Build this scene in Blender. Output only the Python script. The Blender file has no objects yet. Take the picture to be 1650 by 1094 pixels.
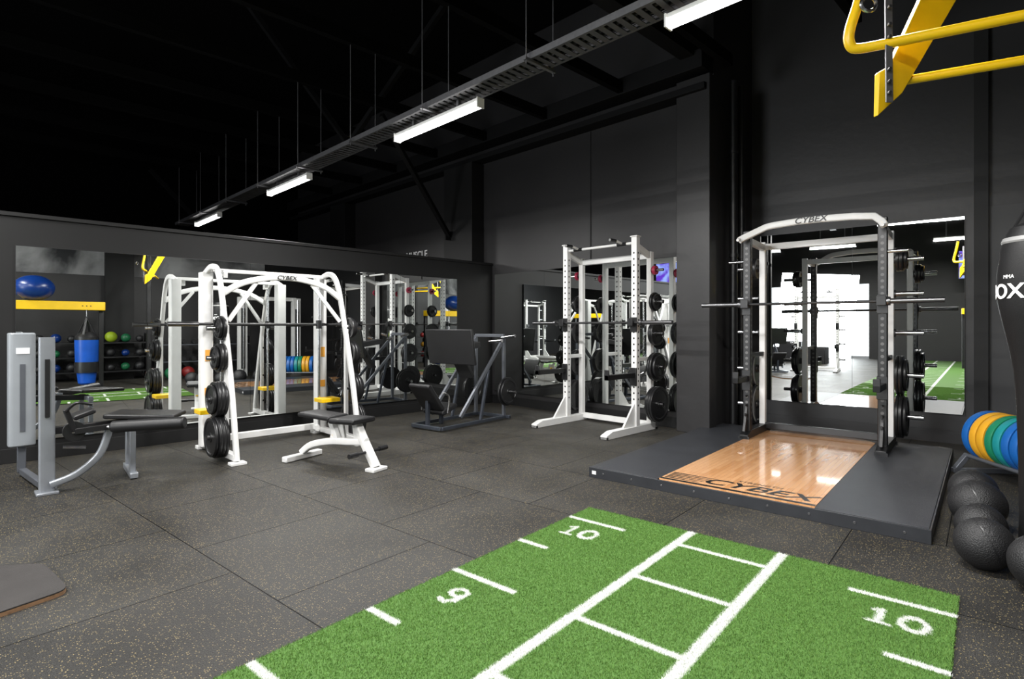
import bpy, bmesh, math, random
import numpy as np
from mathutils import Vector, Matrix, Quaternion
random.seed(4)
rng = np.random.default_rng(7)
SC = bpy.context.scene
C = SC.collection
try:
    SC.view_settings.view_transform = 'Standard'
except Exception:
    pass

# ------------------------------------------------------------------ geometry of the place
H = 1.3; FPX = 910.0; CX = 825.0; HY = 527.0
A0 = math.radians(45.5)
Fv = Vector((math.cos(A0), math.sin(A0), 0)); Rv = Vector((math.sin(A0), -math.cos(A0), 0))
def P(px, py, z):
    Z = (H - z) * FPX / (py - HY)
    v = Fv * Z + Rv * ((px - CX) / FPX * Z); v.z = z
    return v
def PZ(px, Z, z=0):
    v = Fv * Z + Rv * ((px - CX) / FPX * Z); v.z = z
    return v
BR = math.radians(5.5)
def B(x, y, z=0.0):
    return Vector((x * math.cos(BR) - y * math.sin(BR), x * math.sin(BR) + y * math.cos(BR), z))
XW, YW = 6.6, 7.2

# ------------------------------------------------------------------ materials
MATS = {}
def mat(name, col, rough=.5, metal=0.0, coat=0.0, var=.12, scale=8.0, bump=0.0, bscale=60.0, emit=0.0, spec=None):
    if name in MATS: return MATS[name]
    m = bpy.data.materials.new(name); m.use_nodes = True
    nt = m.node_tree; b = nt.nodes['Principled BSDF']
    b.inputs['Roughness'].default_value = rough
    b.inputs['Metallic'].default_value = metal
    b.inputs['Coat Weight'].default_value = coat
    if spec is not None: b.inputs['Specular IOR Level'].default_value = spec
    tc = nt.nodes.new('ShaderNodeTexCoord')
    n = nt.nodes.new('ShaderNodeTexNoise'); n.inputs['Scale'].default_value = scale; n.inputs['Detail'].default_value = 4
    nt.links.new(tc.outputs['Object'], n.inputs['Vector'])
    r = nt.nodes.new('ShaderNodeValToRGB')
    c = Vector(col)
    r.color_ramp.elements[0].position = .3; r.color_ramp.elements[1].position = .7
    r.color_ramp.elements[0].color = (*(c * (1 - var)), 1); r.color_ramp.elements[1].color = (*[min(1, k * (1 + var)) for k in c], 1)
    nt.links.new(n.outputs['Fac'], r.inputs['Fac'])
    nt.links.new(r.outputs['Color'], b.inputs['Base Color'])
    if emit > 0:
        nt.links.new(r.outputs['Color'], b.inputs['Emission Color']); b.inputs['Emission Strength'].default_value = emit
    if bump > 0:
        n2 = nt.nodes.new('ShaderNodeTexNoise'); n2.inputs['Scale'].default_value = bscale
        nt.links.new(tc.outputs['Object'], n2.inputs['Vector'])
        bp = nt.nodes.new('ShaderNodeBump'); bp.inputs['Strength'].default_value = bump; bp.inputs['Distance'].default_value = .01
        nt.links.new(n2.outputs['Fac'], bp.inputs['Height']); nt.links.new(bp.outputs['Normal'], b.inputs['Normal'])
    MATS[name] = m
    return m
white = mat('white_paint', (.74, .74, .73), .35, var=.03)
blackp = mat('black_powder_coat', (.010, .010, .011), .38)
darkst = mat('dark_steel', (.018, .018, .019), .5)
iron = mat('black_iron', (.012, .012, .013), .33, var=.2)
vinyl = mat('black_vinyl', (.007, .007, .008), .45, bump=.15, bscale=200)
bagm = mat('black_bag_leather', (.005, .005, .0055), .55, bump=.1, bscale=120, spec=.3)
chrome = mat('chrome', (.55, .55, .56), .2, 1.0, var=.03)
sleevem = mat('worn_steel', (.16, .16, .165), .3, .9, var=.1)
silver = mat('silver_paint', (.30, .32, .35), .35, .5, var=.05)
silverd = mat('dull_silver_paint', (.13, .14, .16), .4, .5, var=.05)
shroud = mat('grey_plastic', (.25, .27, .29), .4, var=.04)
yellow = mat('yellow_paint', (.80, .50, .006), .35, var=.05)
wallm = mat('black_wall', (.0190, .0183, .0192), .45, var=.12, scale=1.5, bump=.12, bscale=14)
panelm = mat('grey_wall_board', (.034, .034, .036), .5, var=.1, scale=2)
partm = mat('black_partition', (.0075, .0075, .0078), .55, var=.15, scale=2, spec=.35)
ceilm = mat('black_ceiling', (.0012, .0012, .0013), .9, spec=.1)
trusm = mat('roof_steel', (.0045, .0045, .005), .65, spec=.2)
galv = mat('galvanised_steel', (.17, .17, .18), .45, .7, var=.1, scale=30)
ballm = mat('black_rubber_ball', (.010, .010, .011), .5, bump=.5, bscale=160)
bluev = mat('blue_vinyl', (.004, .030, .17), .3)
bluebag = mat('bright_blue_vinyl', (.006, .075, .42), .35)
lime = mat('lime_rubber', (.36, .50, .02), .5)
redr = mat('red_rubber', (.26, .015, .015), .45)
greenr = mat('green_rubber', (.01, .13, .05), .45)
orr = mat('orange_rubber', (.42, .20, .01), .45)
bbl = mat('blue_bumper', (.008, .11, .40), .42, var=.08)
bye = mat('orange_bumper', (.72, .36, .02), .42, var=.08)
bgr = mat('green_bumper', (.01, .20, .10), .42, var=.08)
btq = mat('teal_bumper', (.01, .24, .26), .42, var=.08)
platm = mat('platform_rubber', (.026, .028, .033), .5, var=.15, scale=5, bump=.2, bscale=250)
woodedge = mat('ply_edge', (.26, .15, .08), .6, var=.25, scale=40)
boardm = mat('grey_deck', (.034, .031, .030), .65, bump=.3, bscale=300, spec=.3)
stick = mat('orange_sticker', (.75, .35, .05), .5)
paper = mat('white_sticker', (.8, .8, .8), .5)
textk = mat('black_lettering', (.008, .008, .008), .4)
textw = mat('white_lettering', (.85, .85, .85), .5)
pink = mat('red_plate', (.35, .02, .06), .4)
diff = mat('lamp_diffuser', (1, .98, .95), .5, var=0.0, emit=10.0)

def mirror_mat():
    m = bpy.data.materials.new('mirror_glass'); m.use_nodes = True
    nt = m.node_tree; b = nt.nodes['Principled BSDF']
    n = nt.nodes.new('ShaderNodeTexNoise'); n.inputs['Scale'].default_value = 3
    mr = nt.nodes.new('ShaderNodeMapRange'); mr.inputs['To Min'].default_value = .0; mr.inputs['To Max'].default_value = .012
    nt.links.new(n.outputs['Fac'], mr.inputs['Value']); nt.links.new(mr.outputs['Result'], b.inputs['Roughness'])
    b.inputs['Base Color'].default_value = (.84, .86, .85, 1); b.inputs['Metallic'].default_value = 1
    return m
mirm = mirror_mat()

def posBnodes(nt):
    g = nt.nodes.new('ShaderNodeNewGeometry')
    d1 = nt.nodes.new('ShaderNodeVectorMath'); d1.operation = 'DOT_PRODUCT'; d1.inputs[1].default_value = (math.cos(BR), math.sin(BR), 0)
    d2 = nt.nodes.new('ShaderNodeVectorMath'); d2.operation = 'DOT_PRODUCT'; d2.inputs[1].default_value = (-math.sin(BR), math.cos(BR), 0)
    nt.links.new(g.outputs['Position'], d1.inputs[0]); nt.links.new(g.outputs['Position'], d2.inputs[0])
    return g, d1.outputs['Value'], d2.outputs['Value']
def math_node(nt, op, a, b=None):
    n = nt.nodes.new('ShaderNodeMath'); n.operation = op
    for i, v in enumerate((a, b)):
        if v is None: continue
        if isinstance(v, (int, float)): n.inputs[i].default_value = v
        else: nt.links.new(v, n.inputs[i])
    return n.outputs[0]
def holed_mat(name, base, holecol, step, r, z0, z1, rough):
    """painted steel post with a row of adjustment holes, in the post's own coordinates"""
    m = bpy.data.materials.new(name); m.use_nodes = True
    nt = m.node_tree; b = nt.nodes['Principled BSDF']; L = nt.links.new
    tc = nt.nodes.new('ShaderNodeTexCoord'); sp = nt.nodes.new('ShaderNodeSeparateXYZ'); L(tc.outputs['Object'], sp.inputs[0])
    lat = math_node(nt, 'MINIMUM', math_node(nt, 'ABSOLUTE', sp.outputs[0]), math_node(nt, 'ABSOLUTE', sp.outputs[1]))
    zz = math_node(nt, 'SUBTRACT', math_node(nt, 'MODULO', sp.outputs[2], step), step / 2)
    d = math_node(nt, 'SQRT', math_node(nt, 'ADD', math_node(nt, 'MULTIPLY', lat, lat), math_node(nt, 'MULTIPLY', zz, zz)))
    k = math_node(nt, 'LESS_THAN', d, r)
    k = math_node(nt, 'MULTIPLY', k, math_node(nt, 'GREATER_THAN', sp.outputs[2], z0))
    k = math_node(nt, 'MULTIPLY', k, math_node(nt, 'LESS_THAN', sp.outputs[2], z1))
    mx = nt.nodes.new('ShaderNodeMix'); mx.data_type = 'RGBA'; L(k, mx.inputs['Factor'])
    mx.inputs[6].default_value = (*base, 1); mx.inputs[7].default_value = (*holecol, 1)
    L(mx.outputs[2], b.inputs['Base Color']); b.inputs['Roughness'].default_value = rough
    return m
post_w = holed_mat('white_holed_post', (.74, .74, .73), (.01, .01, .01), .075, .012, .3, 2.25, .35)
post_b = holed_mat('black_holed_post', (.010, .010, .011), (.11, .11, .11), .06, .015, .2, 2.1, .38)
def floor_mat():
    m = bpy.data.materials.new('speckled_rubber_floor'); m.use_nodes = True
    nt = m.node_tree; b = nt.nodes['Principled BSDF']; L = nt.links.new
    g, xb, yb = posBnodes(nt)
    a1 = math_node(nt, 'SUBTRACT', yb, 2.58 - .96 * 40); a2 = math_node(nt, 'SUBTRACT', xb, .38 - .96 * 40)
    cb = nt.nodes.new('ShaderNodeCombineXYZ'); L(a1, cb.inputs[0]); L(a2, cb.inputs[1])
    br = nt.nodes.new('ShaderNodeTexBrick'); L(cb.outputs[0], br.inputs['Vector'])
    br.offset = .5; br.offset_frequency = 2
    br.inputs['Scale'].default_value = 1; br.inputs['Brick Width'].default_value = .96; br.inputs['Row Height'].default_value = .96
    br.inputs['Mortar Size'].default_value = .0032; br.inputs['Mortar Smooth'].default_value = .1
    br.inputs['Color1'].default_value = (.0235, .0225, .021, 1); br.inputs['Color2'].default_value = (.030, .029, .027, 1)
    br.inputs['Mortar'].default_value = (.005, .005, .005, 1)
    n = nt.nodes.new('ShaderNodeTexNoise'); n.inputs['Scale'].default_value = 1.8; n.inputs['Detail'].default_value = 6; L(g.outputs['Position'], n.inputs['Vector'])
    mr = nt.nodes.new('ShaderNodeMapRange'); mr.inputs['From Min'].default_value = .3; mr.inputs['From Max'].default_value = .7
    mr.inputs['To Min'].default_value = .7; mr.inputs['To Max'].default_value = 1.3; L(n.outputs['Fac'], mr.inputs['Value'])
    mu = nt.nodes.new('ShaderNodeVectorMath'); mu.operation = 'SCALE'; L(br.outputs['Color'], mu.inputs[0]); L(mr.outputs['Result'], mu.inputs['Scale'])
    v = nt.nodes.new('ShaderNodeTexVoronoi'); v.inputs['Scale'].default_value = 130; L(g.outputs['Position'], v.inputs['Vector'])
    sp = nt.nodes.new('ShaderNodeSeparateColor'); L(v.outputs['Color'], sp.inputs[0])
    ml = math_node(nt, 'MULTIPLY', math_node(nt, 'GREATER_THAN', sp.outputs[0], .74), math_node(nt, 'LESS_THAN', v.outputs['Distance'], .36))
    ml = math_node(nt, 'MULTIPLY', ml, math_node(nt, 'SUBTRACT', 1.0, br.outputs['Fac']))
    mx = nt.nodes.new('ShaderNodeMix'); mx.data_type = 'RGBA'; L(ml, mx.inputs['Factor'])
    L(mu.outputs[0], mx.inputs[6]); mx.inputs[7].default_value = (.19, .15, .075, 1)
    n4 = nt.nodes.new('ShaderNodeTexNoise'); n4.inputs['Scale'].default_value = 230; L(g.outputs['Position'], n4.inputs['Vector'])
    mr4 = nt.nodes.new('ShaderNodeMapRange'); mr4.inputs['From Min'].default_value = .35; mr4.inputs['From Max'].default_value = .65
    mr4.inputs['To Min'].default_value = .35; mr4.inputs['To Max'].default_value = 1.65; L(n4.outputs['Fac'], mr4.inputs['Value'])
    mu2 = nt.nodes.new('ShaderNodeVectorMath'); mu2.operation = 'SCALE'; L(mx.outputs[2], mu2.inputs[0]); L(mr4.outputs['Result'], mu2.inputs['Scale'])
    L(mu2.outputs[0], b.inputs['Base Color'])
    mr2 = nt.nodes.new('ShaderNodeMapRange'); mr2.inputs['To Min'].default_value = .40; mr2.inputs['To Max'].default_value = .66; L(n.outputs['Fac'], mr2.inputs['Value'])
    L(mr2.outputs['Result'], b.inputs['Roughness'])
    sl = nt.nodes.new('ShaderNodeMapRange'); sl.inputs['To Min'].default_value = .26; sl.inputs['To Max'].default_value = .05; L(br.outputs['Fac'], sl.inputs['Value'])
    L(sl.outputs['Result'], b.inputs['Specular IOR Level'])
    n3 = nt.nodes.new('ShaderNodeTexNoise'); n3.inputs['Scale'].default_value = 160; L(g.outputs['Position'], n3.inputs['Vector'])
    bp = nt.nodes.new('ShaderNodeBump'); bp.inputs['Strength'].default_value = .7; bp.inputs['Distance'].default_value = .004
    L(n3.outputs['Fac'], bp.inputs['Height']); L(bp.outputs['Normal'], b.inputs['Normal'])
    return m
def wood_mat():
    m = bpy.data.materials.new('varnished_bamboo'); m.use_nodes = True
    nt = m.node_tree; b = nt.nodes['Principled BSDF']; L = nt.links.new
    tc = nt.nodes.new('ShaderNodeTexCoord')
    br = nt.nodes.new('ShaderNodeTexBrick'); L(tc.outputs['Object'], br.inputs['Vector'])
    br.offset = .37; br.inputs['Scale'].default_value = 1; br.inputs['Brick Width'].default_value = .62; br.inputs['Row Height'].default_value = .038
    br.inputs['Mortar Size'].default_value = .0006
    br.inputs['Color1'].default_value = (.60, .29, .12, 1); br.inputs['Color2'].default_value = (.74, .41, .20, 1); br.inputs['Mortar'].default_value = (.40, .19, .07, 1)
    mp = nt.nodes.new('ShaderNodeMapping'); mp.inputs['Scale'].default_value = (3, 60, 1); L(tc.outputs['Object'], mp.inputs['Vector'])
    n = nt.nodes.new('ShaderNodeTexNoise'); n.inputs['Scale'].default_value = 2; L(mp.outputs[0], n.inputs['Vector'])
    mr = nt.nodes.new('ShaderNodeMapRange'); mr.inputs['To Min'].default_value = .88; mr.inputs['To Max'].default_value = 1.15; L(n.outputs['Fac'], mr.inputs['Value'])
    mu = nt.nodes.new('ShaderNodeVectorMath'); mu.operation = 'SCALE'; L(br.outputs['Color'], mu.inputs[0]); L(mr.outputs['Result'], mu.inputs['Scale'])
    L(mu.outputs[0], b.inputs['Base Color']); b.inputs['Roughness'].default_value = .17; b.inputs['Coat Weight'].default_value = .9; b.inputs['Coat Roughness'].default_value = .05
    return m
def turf_mat():
    m = bpy.data.materials.new('artificial_grass'); m.use_nodes = True
    nt = m.node_tree; b = nt.nodes['Principled BSDF']; L = nt.links.new
    a = nt.nodes.new('ShaderNodeVertexColor'); a.layer_name = 'Col'
    n = nt.nodes.new('ShaderNodeTexNoise'); n.inputs['Scale'].default_value = 60
    g = nt.nodes.new('ShaderNodeNewGeometry'); L(g.outputs['Position'], n.inputs['Vector'])
    mr = nt.nodes.new('ShaderNodeMapRange'); mr.inputs['From Min'].default_value = .3; mr.inputs['From Max'].default_value = .7; mr.inputs['To Min'].default_value = .9; mr.inputs['To Max'].default_value = 1.1; L(n.outputs['Fac'], mr.inputs['Value'])
    mu = nt.nodes.new('ShaderNodeVectorMath'); mu.operation = 'SCALE'; L(a.outputs['Color'], mu.inputs[0]); L(mr.outputs['Result'], mu.inputs['Scale'])
    L(mu.outputs[0], b.inputs['Base Color']); b.inputs['Roughness'].default_value = .75; b.inputs['Specular IOR Level'].default_value = .2
    return m
def mural_mat():
    m = bpy.data.materials.new('stormy_sky_mural'); m.use_nodes = True
    nt = m.node_tree; b = nt.nodes['Principled BSDF']; L = nt.links.new
    tc = nt.nodes.new('ShaderNodeTexCoord')
    n = nt.nodes.new('ShaderNodeTexNoise'); n.inputs['Scale'].default_value = .9; n.inputs['Detail'].default_value = 9; n.inputs['Distortion'].default_value = .5
    L(tc.outputs['Object'], n.inputs['Vector'])
    r = nt.nodes.new('ShaderNodeValToRGB'); r.color_ramp.elements[0].position = .42; r.color_ramp.elements[1].position = .68
    r.color_ramp.elements[0].color = (.014, .015, .018, 1); r.color_ramp.elements[1].color = (.42, .42, .43, 1)
    L(n.outputs['Fac'], r.inputs['Fac']); L(r.outputs['Color'], b.inputs['Base Color']); b.inputs['Roughness'].default_value = .7
    return m
def screen_mat():
    m = bpy.data.materials.new('lit_screen'); m.use_nodes = True
    nt = m.node_tree; b = nt.nodes['Principled BSDF']; L = nt.links.new
    tc = nt.nodes.new('ShaderNodeTexCoord')
    n = nt.nodes.new('ShaderNodeTexNoise'); n.inputs['Scale'].default_value = 4; L(tc.outputs['Object'], n.inputs['Vector'])
    r = nt.nodes.new('ShaderNodeValToRGB'); r.color_ramp.elements[0].position = .4; r.color_ramp.elements[1].position = .6
    r.color_ramp.elements[0].color = (.10, .03, .45, 1); r.color_ramp.elements[1].color = (.25, .35, .8, 1)
    L(n.outputs['Fac'], r.inputs['Fac']); L(r.outputs['Color'], b.inputs['Emission Color']); b.inputs['Emission Strength'].default_value = 1.6
    b.inputs['Base Color'].default_value = (.02, .02, .02, 1)
    return m
floorm = floor_mat(); woodm = wood_mat(); turfm = turf_mat(); muralm = mural_mat(); screenm = screen_mat()

# ------------------------------------------------------------------ mesh builder
class MB:
    def __init__(s): s.v = []; s.f = []
    def add(s, vs, fs):
        o = len(s.v); s.v += [tuple(v) for v in vs]; s.f += [tuple(i + o for i in f) for f in fs]; return s
    def box(s, c, d, rz=0.0, M=None):
        x, y, z = [k / 2 for k in d]
        R = M if M is not None else Matrix.Rotation(rz, 4, 'Z')
        vs = [Vector(c) + (R @ Vector((a * x, b * y, e * z))) for a in (-1, 1) for b in (-1, 1) for e in (-1, 1)]
        return s.add(vs, [(0, 1, 3, 2), (4, 6, 7, 5), (0, 4, 5, 1), (2, 3, 7, 6), (0, 2, 6, 4), (1, 5, 7, 3)])
    def bx(s, x0, x1, y0, y1, z0, z1): return s.box(((x0 + x1) / 2, (y0 + y1) / 2, (z0 + z1) / 2), (x1 - x0, y1 - y0, z1 - z0))
    def sweep(s, path, prof, side, closed=False):
        path = [Vector(p) for p in path]; side = Vector(side).normalized(); n = len(path); k = len(prof); vs = []
        for i, p in enumerate(path):
            if i == 0: t = path[1] - path[0]
            elif i == n - 1: t = path[-1] - path[-2]
            else: t = (path[i + 1] - p).normalized() + (p - path[i - 1]).normalized()
            t.normalize(); up = side.cross(t).normalized(); sd = t.cross(up).normalized()
            vs += [p + sd * a + up * b for a, b in prof]
        fs = []
        for i in range(n - 1):
            for j in range(k):
                j2 = (j + 1) % k; fs.append((i * k + j, i * k + j2, (i + 1) * k + j2, (i + 1) * k + j))
        fs.append(tuple(range(k - 1, -1, -1))); fs.append(tuple((n - 1) * k + j for j in range(k)))
        return s.add(vs, fs)
    def bar(s, p, q, w, h, side=None):
        p = Vector(p); q = Vector(q); t = (q - p).normalized()
        if side is None:
            side = t.cross(Vector((0, 0, 1)))
            if side.length < .05: side = Vector((1, 0, 0))
        return s.sweep([p, q], rect(w, h), side)
    def tube(s, pts, r, seg=10):
        pts = [Vector(p) for p in pts]; n = len(pts); vs = []
        t0 = (pts[1] - pts[0]).normalized(); u = t0.orthogonal().normalized(); pt = t0
        for i, p in enumerate(pts):
            if i == 0: t = t0
            elif i == n - 1: t = (pts[-1] - pts[-2]).normalized()
            else: t = ((pts[i + 1] - p).normalized() + (p - pts[i - 1]).normalized()).normalized()
            q = pt.rotation_difference(t); u = (q @ u).normalized(); pt = t; w = t.cross(u)
            rr = r[i] if isinstance(r, (list, tuple)) else r
            vs += [p + (u * math.cos(a) + w * math.sin(a)) * rr for a in [2 * math.pi * j / seg for j in range(seg)]]
        fs = []
        for i in range(n - 1):
            for j in range(seg):
                j2 = (j + 1) % seg; fs.append((i * seg + j, i * seg + j2, (i + 1) * seg + j2, (i + 1) * seg + j))
        fs.append(tuple(range(seg - 1, -1, -1))); fs.append(tuple((n - 1) * seg + j for j in range(seg)))
        return s.add(vs, fs)
    def lathe(s, prof, seg=32, M=None, closed=False):
        M = M or Matrix.Identity(4); k = len(prof); vs = []
        for i in range(seg):
            a = 2 * math.pi * i / seg
            vs += [M @ Vector((r * math.cos(a), r * math.sin(a), z)) for r, z in prof]
        fs = []
        for i in range(seg):
            i2 = (i + 1) % seg
            for j in range(k if closed else k - 1):
                j2 = (j + 1) % k; fs.append((i * k + j, i2 * k + j, i2 * k + j2, i * k + j2))
        return s.add(vs, fs)
    def ball(s, c, r, seg=24, rings=14, sz=1.0):
        prof = [(max(1e-4, r * math.sin(math.pi * i / rings)), -r * sz * math.cos(math.pi * i / rings)) for i in range(rings + 1)]
        return s.lathe(prof, seg, Matrix.Translation(c))
    def prism(s, poly, z0, z1, M=None):
        M = M or Matrix.Identity(4); n = len(poly)
        vs = [M @ Vector((x, y, z0)) for x, y in poly] + [M @ Vector((x, y, z1)) for x, y in poly]
        fs = [tuple(range(n - 1, -1, -1)), tuple(range(n, 2 * n))] + [(i, (i + 1) % n, n + (i + 1) % n, n + i) for i in range(n)]
        return s.add(vs, fs)
    def build(s, name, m, parent=None, bevel=0.0):
        me = bpy.data.meshes.new(name); me.from_pydata(s.v, [], s.f)
        bm = bmesh.new(); bm.from_mesh(me); bmesh.ops.recalc_face_normals(bm, faces=bm.faces); bm.to_mesh(me); bm.free()
        me.polygons.foreach_set('use_smooth', [True] * len(me.polygons))
        me.set_sharp_from_angle(angle=math.radians(35))
        o = bpy.data.objects.new(name, me); C.objects.link(o); me.materials.append(m)
        if parent is not None: o.parent = parent
        if bevel > 0:
            md = o.modifiers.new('bevel', 'BEVEL'); md.width = bevel; md.segments = 2; md.limit_method = 'ANGLE'; md.angle_limit = math.radians(40)
        return o
def rect(w, h): return [(-w / 2, -h / 2), (w / 2, -h / 2), (w / 2, h / 2), (-w / 2, h / 2)]
def rrect(w, h, r, n=3):
    out = []
    for cx, cy, a0 in ((w / 2 - r, -h / 2 + r, -90), (w / 2 - r, h / 2 - r, 0), (-w / 2 + r, h / 2 - r, 90), (-w / 2 + r, -h / 2 + r, 180)):
        for i in range(n + 1):
            a = math.radians(a0 + 90 * i / n); out.append((cx + r * math.cos(a), cy + r * math.sin(a)))
    return out
def smoothpath(pts, n=6):
    pts = [Vector(p) for p in pts]; out = []
    for i in range(len(pts) - 1):
        p0 = pts[max(i - 1, 0)]; p1 = pts[i]; p2 = pts[i + 1]; p3 = pts[min(i + 2, len(pts) - 1)]
        for k in range(n):
            t = k / n
            out.append(.5 * ((2 * p1) + (p2 - p0) * t + (2 * p0 - 5 * p1 + 4 * p2 - p3) * t * t + (3 * p1 - p0 - 3 * p2 + p3) * t ** 3))
    out.append(pts[-1]); return out
def tag(o, label, cat, group=None, kind=None):
    o['label'] = label; o['category'] = cat
    if group: o['group'] = group
    if kind: o['kind'] = kind
    return o
def thing(name, label, cat, loc=(0, 0, 0), rz=0.0, group=None):
    o = bpy.data.objects.new(name, None); C.objects.link(o); o.location = loc; o.rotation_euler = (0, 0, rz); o.empty_display_size = .1
    return tag(o, label, cat, group)
def struct(o):
    o['kind'] = 'structure'; return o
def copy_tree(o, parent=None):
    c = o.copy(); C.objects.link(c); c.parent = parent
    for ch in list(o.children): copy_tree(ch, c)
    return c
def text(name, body, size, m, parent, M, ext=.0015, shear=0.0, off=0.0, bend=None, sx=1.0):
    cu = bpy.data.curves.new(name, 'FONT'); cu.body = body; cu.size = size; cu.extrude = ext; cu.shear = shear; cu.offset = off
    cu.align_x = 'CENTER'; cu.align_y = 'CENTER'
    t = bpy.data.objects.new(name + '_tmp', cu); C.objects.link(t)
    dg = bpy.context.evaluated_depsgraph_get()
    me = bpy.data.meshes.new_from_object(t.evaluated_get(dg)); bpy.data.objects.remove(t)
    for v in me.vertices: v.co.x *= sx
    if bend:
        for v in me.vertices:
            a = v.co.x / bend; r = bend + v.co.z
            v.co = (r * math.sin(a), v.co.y, r * math.cos(a) - bend)
    me.materials.clear(); me.materials.append(m)
    o = bpy.data.objects.new(name, me); C.objects.link(o)
    if parent is not None: o.parent = parent
    o.matrix_local = M
    return o
def frameM(origin, xd, yd):
    x = Vector(xd).normalized(); y = Vector(yd).normalized(); z = x.cross(y)
    M = Matrix((x, y, z)).transposed().to_4x4(); M.translation = Vector(origin); return M

# ------------------------------------------------------------------ plates
PM = {}
def plate_mesh(r, th, m):
    k = (round(r, 3), round(th, 3), m.name)
    if k in PM: return PM[k]
    h = th / 2
    prof = [(.027, -h), (.045, -h), (.048, -h * .45), (r * .80, -h * .45), (r * .84, -h), (r * .985, -h), (r, -h * .7), (r, h * .7), (r * .985, h), (r * .84, h), (r * .80, h * .45), (.048, h * .45), (.045, h), (.027, h)]
    o = MB().lathe(prof, 40, closed=True).build('weight_plate', m); me = o.data; bpy.data.objects.remove(o); PM[k] = me
    return me
def plate(pos, axis, r, th, m, label, group, name='weight_plate'):
    o = bpy.data.objects.new(name, plate_mesh(r, th, m)); C.objects.link(o)
    o.location = pos; o.rotation_mode = 'QUATERNION'; o.rotation_quaternion = Vector((0, 0, 1)).rotation_difference(Vector(axis).normalized())
    return tag(o, label, 'weight plate', group)
WORDS = {1: ['lone'], 2: ['inner', 'outer'], 3: ['innermost', 'middle', 'outermost'], 4: ['innermost', 'inner middle', 'outer middle', 'outermost']}
def load(Mr, base, axis, radii, where, group, m=None, th=.032, start=.012):
    ax = (Mr.to_3x3() @ Vector(axis)).normalized(); b = Mr @ Vector(base); d = start
    n = len(radii)
    for i, r in enumerate(radii):
        mm = m[i] if isinstance(m, list) else (m or iron)
        d += th / 2
        plate(b + ax * d, ax, r, th * .94, mm, f'{WORDS[n][i]} {"black" if mm is iron else "small red"} plate on {where}', group)
        d += th / 2

def barbell(label, c, axis, length=2.2, group=None):
    q = math.atan2(axis[1], axis[0])
    t = thing('barbell', label, 'barbell', c, q, group)
    h = length / 2
    MB().tube([(-h + .42, 0, 0), (h - .42, 0, 0)], .014, 12).build('shaft', darkst, t)
    for s in (-1, 1):
        MB().tube([(s * (h - .42), 0, 0), (s * h, 0, 0)], .025, 16).build('sleeve', sleevem, t)
        MB().lathe([(.014, -.015), (.04, -.015), (.042, 0), (.04, .015), (.014, .015)], 20, frameM((s * (h - .42), 0, 0), (0, 1, 0), (0, 0, 1)), closed=True).build('collar', sleevem, t)
    return t

# ------------------------------------------------------------------ SETTING
struct(MB().bx(-14, 11, -7, 16, -.1, 0).build('floor', floorm))
struct(MB().bx(-14, 11, -7, 16, 6.0, 6.1).build('ceiling', ceilm))
w = MB().bx(XW, 9.2, 3.2, 15, 0, 6.0)
struct(w.build('wall_back', wallm))
w = MB().bx(-13.5, XW, YW, YW + .12, 0, 2.36); wl = struct(w.build('wall_left', partm))
struct(MB().bx(-13.5, XW - .002, YW - .025, YW + .145, 2.36, 2.40).build('trim_1', partm, None, .004))
struct(MB().bx(-13.5, XW - .002, YW - .012, YW, 0, .14).build('baseboard_left', partm, None, .003))
struct(MB().bx(XW - .012, XW, 3.62, YW - .012, 0, .14).build('baseboard_back', partm, None, .003))
def bwall(name, x0, x1, y0, y1, z0, z1, m=wallm):
    o = MB().bx(x0, x1, y0, y1, z0, z1).build(name, m); o.rotation_euler = (0, 0, BR); return struct(o)
bwall('wall_front', 8.0, 8.25, -3.5, 3.3, 0, 6.0)
bwall('trim_2', 7.88, 8.0, -.02, .1, 0, 4.6, partm)
bwall('trim_9', 7.97, 8.0, -1.4, -.02, .35, 2.6, panelm)
bwall('baseboard_front', 7.985, 8.0, .1, 2.5, 0, .14)
bwall('wall_right', -11.6, 8.0, -3.5, -3.3, 0, 6.0)
bwall('trim_8', 2.35, 2.95, -3.3, -2.95, 0, 6.0, partm)
o = MB().bx(-11.6, -11.4, -3.5, 3.7, 0, 6).bx(-11.6, -11.4, 7.75, 15, 0, 6).bx(-11.6, -11.4, 3.7, 7.75, 3.1, 6).build('wall_rear', wallm); o.rotation_euler = (0, 0, BR); struct(o)
struct(MB().bx(-13.5, 9.2, 15, 15.2, 0, 6).build('wall_far', ceilm))
struct(MB().bx(6.42, XW, 3.16, 3.60, 0, 4.35).build('trim_3', wallm, None, .006))
struct(MB().bx(6.32, XW, 7.42, 8.2, 0, 4.15).build('trim_4', partm, None, .006))
struct(MB().bx(6.32, XW, 11.9, 12.6, 0, 4.15).build('trim_5', partm, None, .006))
struct(MB().bx(6.36, XW, 3.2, 15, 4.16, 4.24).bx(6.30, XW, 3.2, 15, 4.40, 4.62).build('trim_6', trusm, None, .006))
struct(MB().bx(6.585, XW, 5.07, 5.085, 2.25, 4.15).build('trim_7', darkst))
pp = thing('drain_pipe', 'black vertical pipe on the wall beside the big column', 'pipe', (6.98, 3.12, 0))
MB().tube([(0, 0, 0), (0, 0, 4.4)], .045, 16).build('pipe', blackp, pp)
for z in (.9, 2.2, 3.5): MB().lathe([(.046, -.02), (.056, -.02), (.056, .02), (.046, .02)], 20, Matrix.Translation((0, 0, z)), closed=True).build('bracket', blackp, pp)
pp2 = copy_tree(pp); pp2.location = (7.22, 3.12, 0); pp2['label'] = 'black vertical pipe nearer the front wall, behind the power rack'
tag(text('wall_lettering', 'A MUSCLE', .2, textw, None, frameM((XW - .003, 9.55, 2.74), (0, -1, 0), (0, 0, 1)), off=.003), 'white capital lettering on the back wall above the partition', 'sign')
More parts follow.
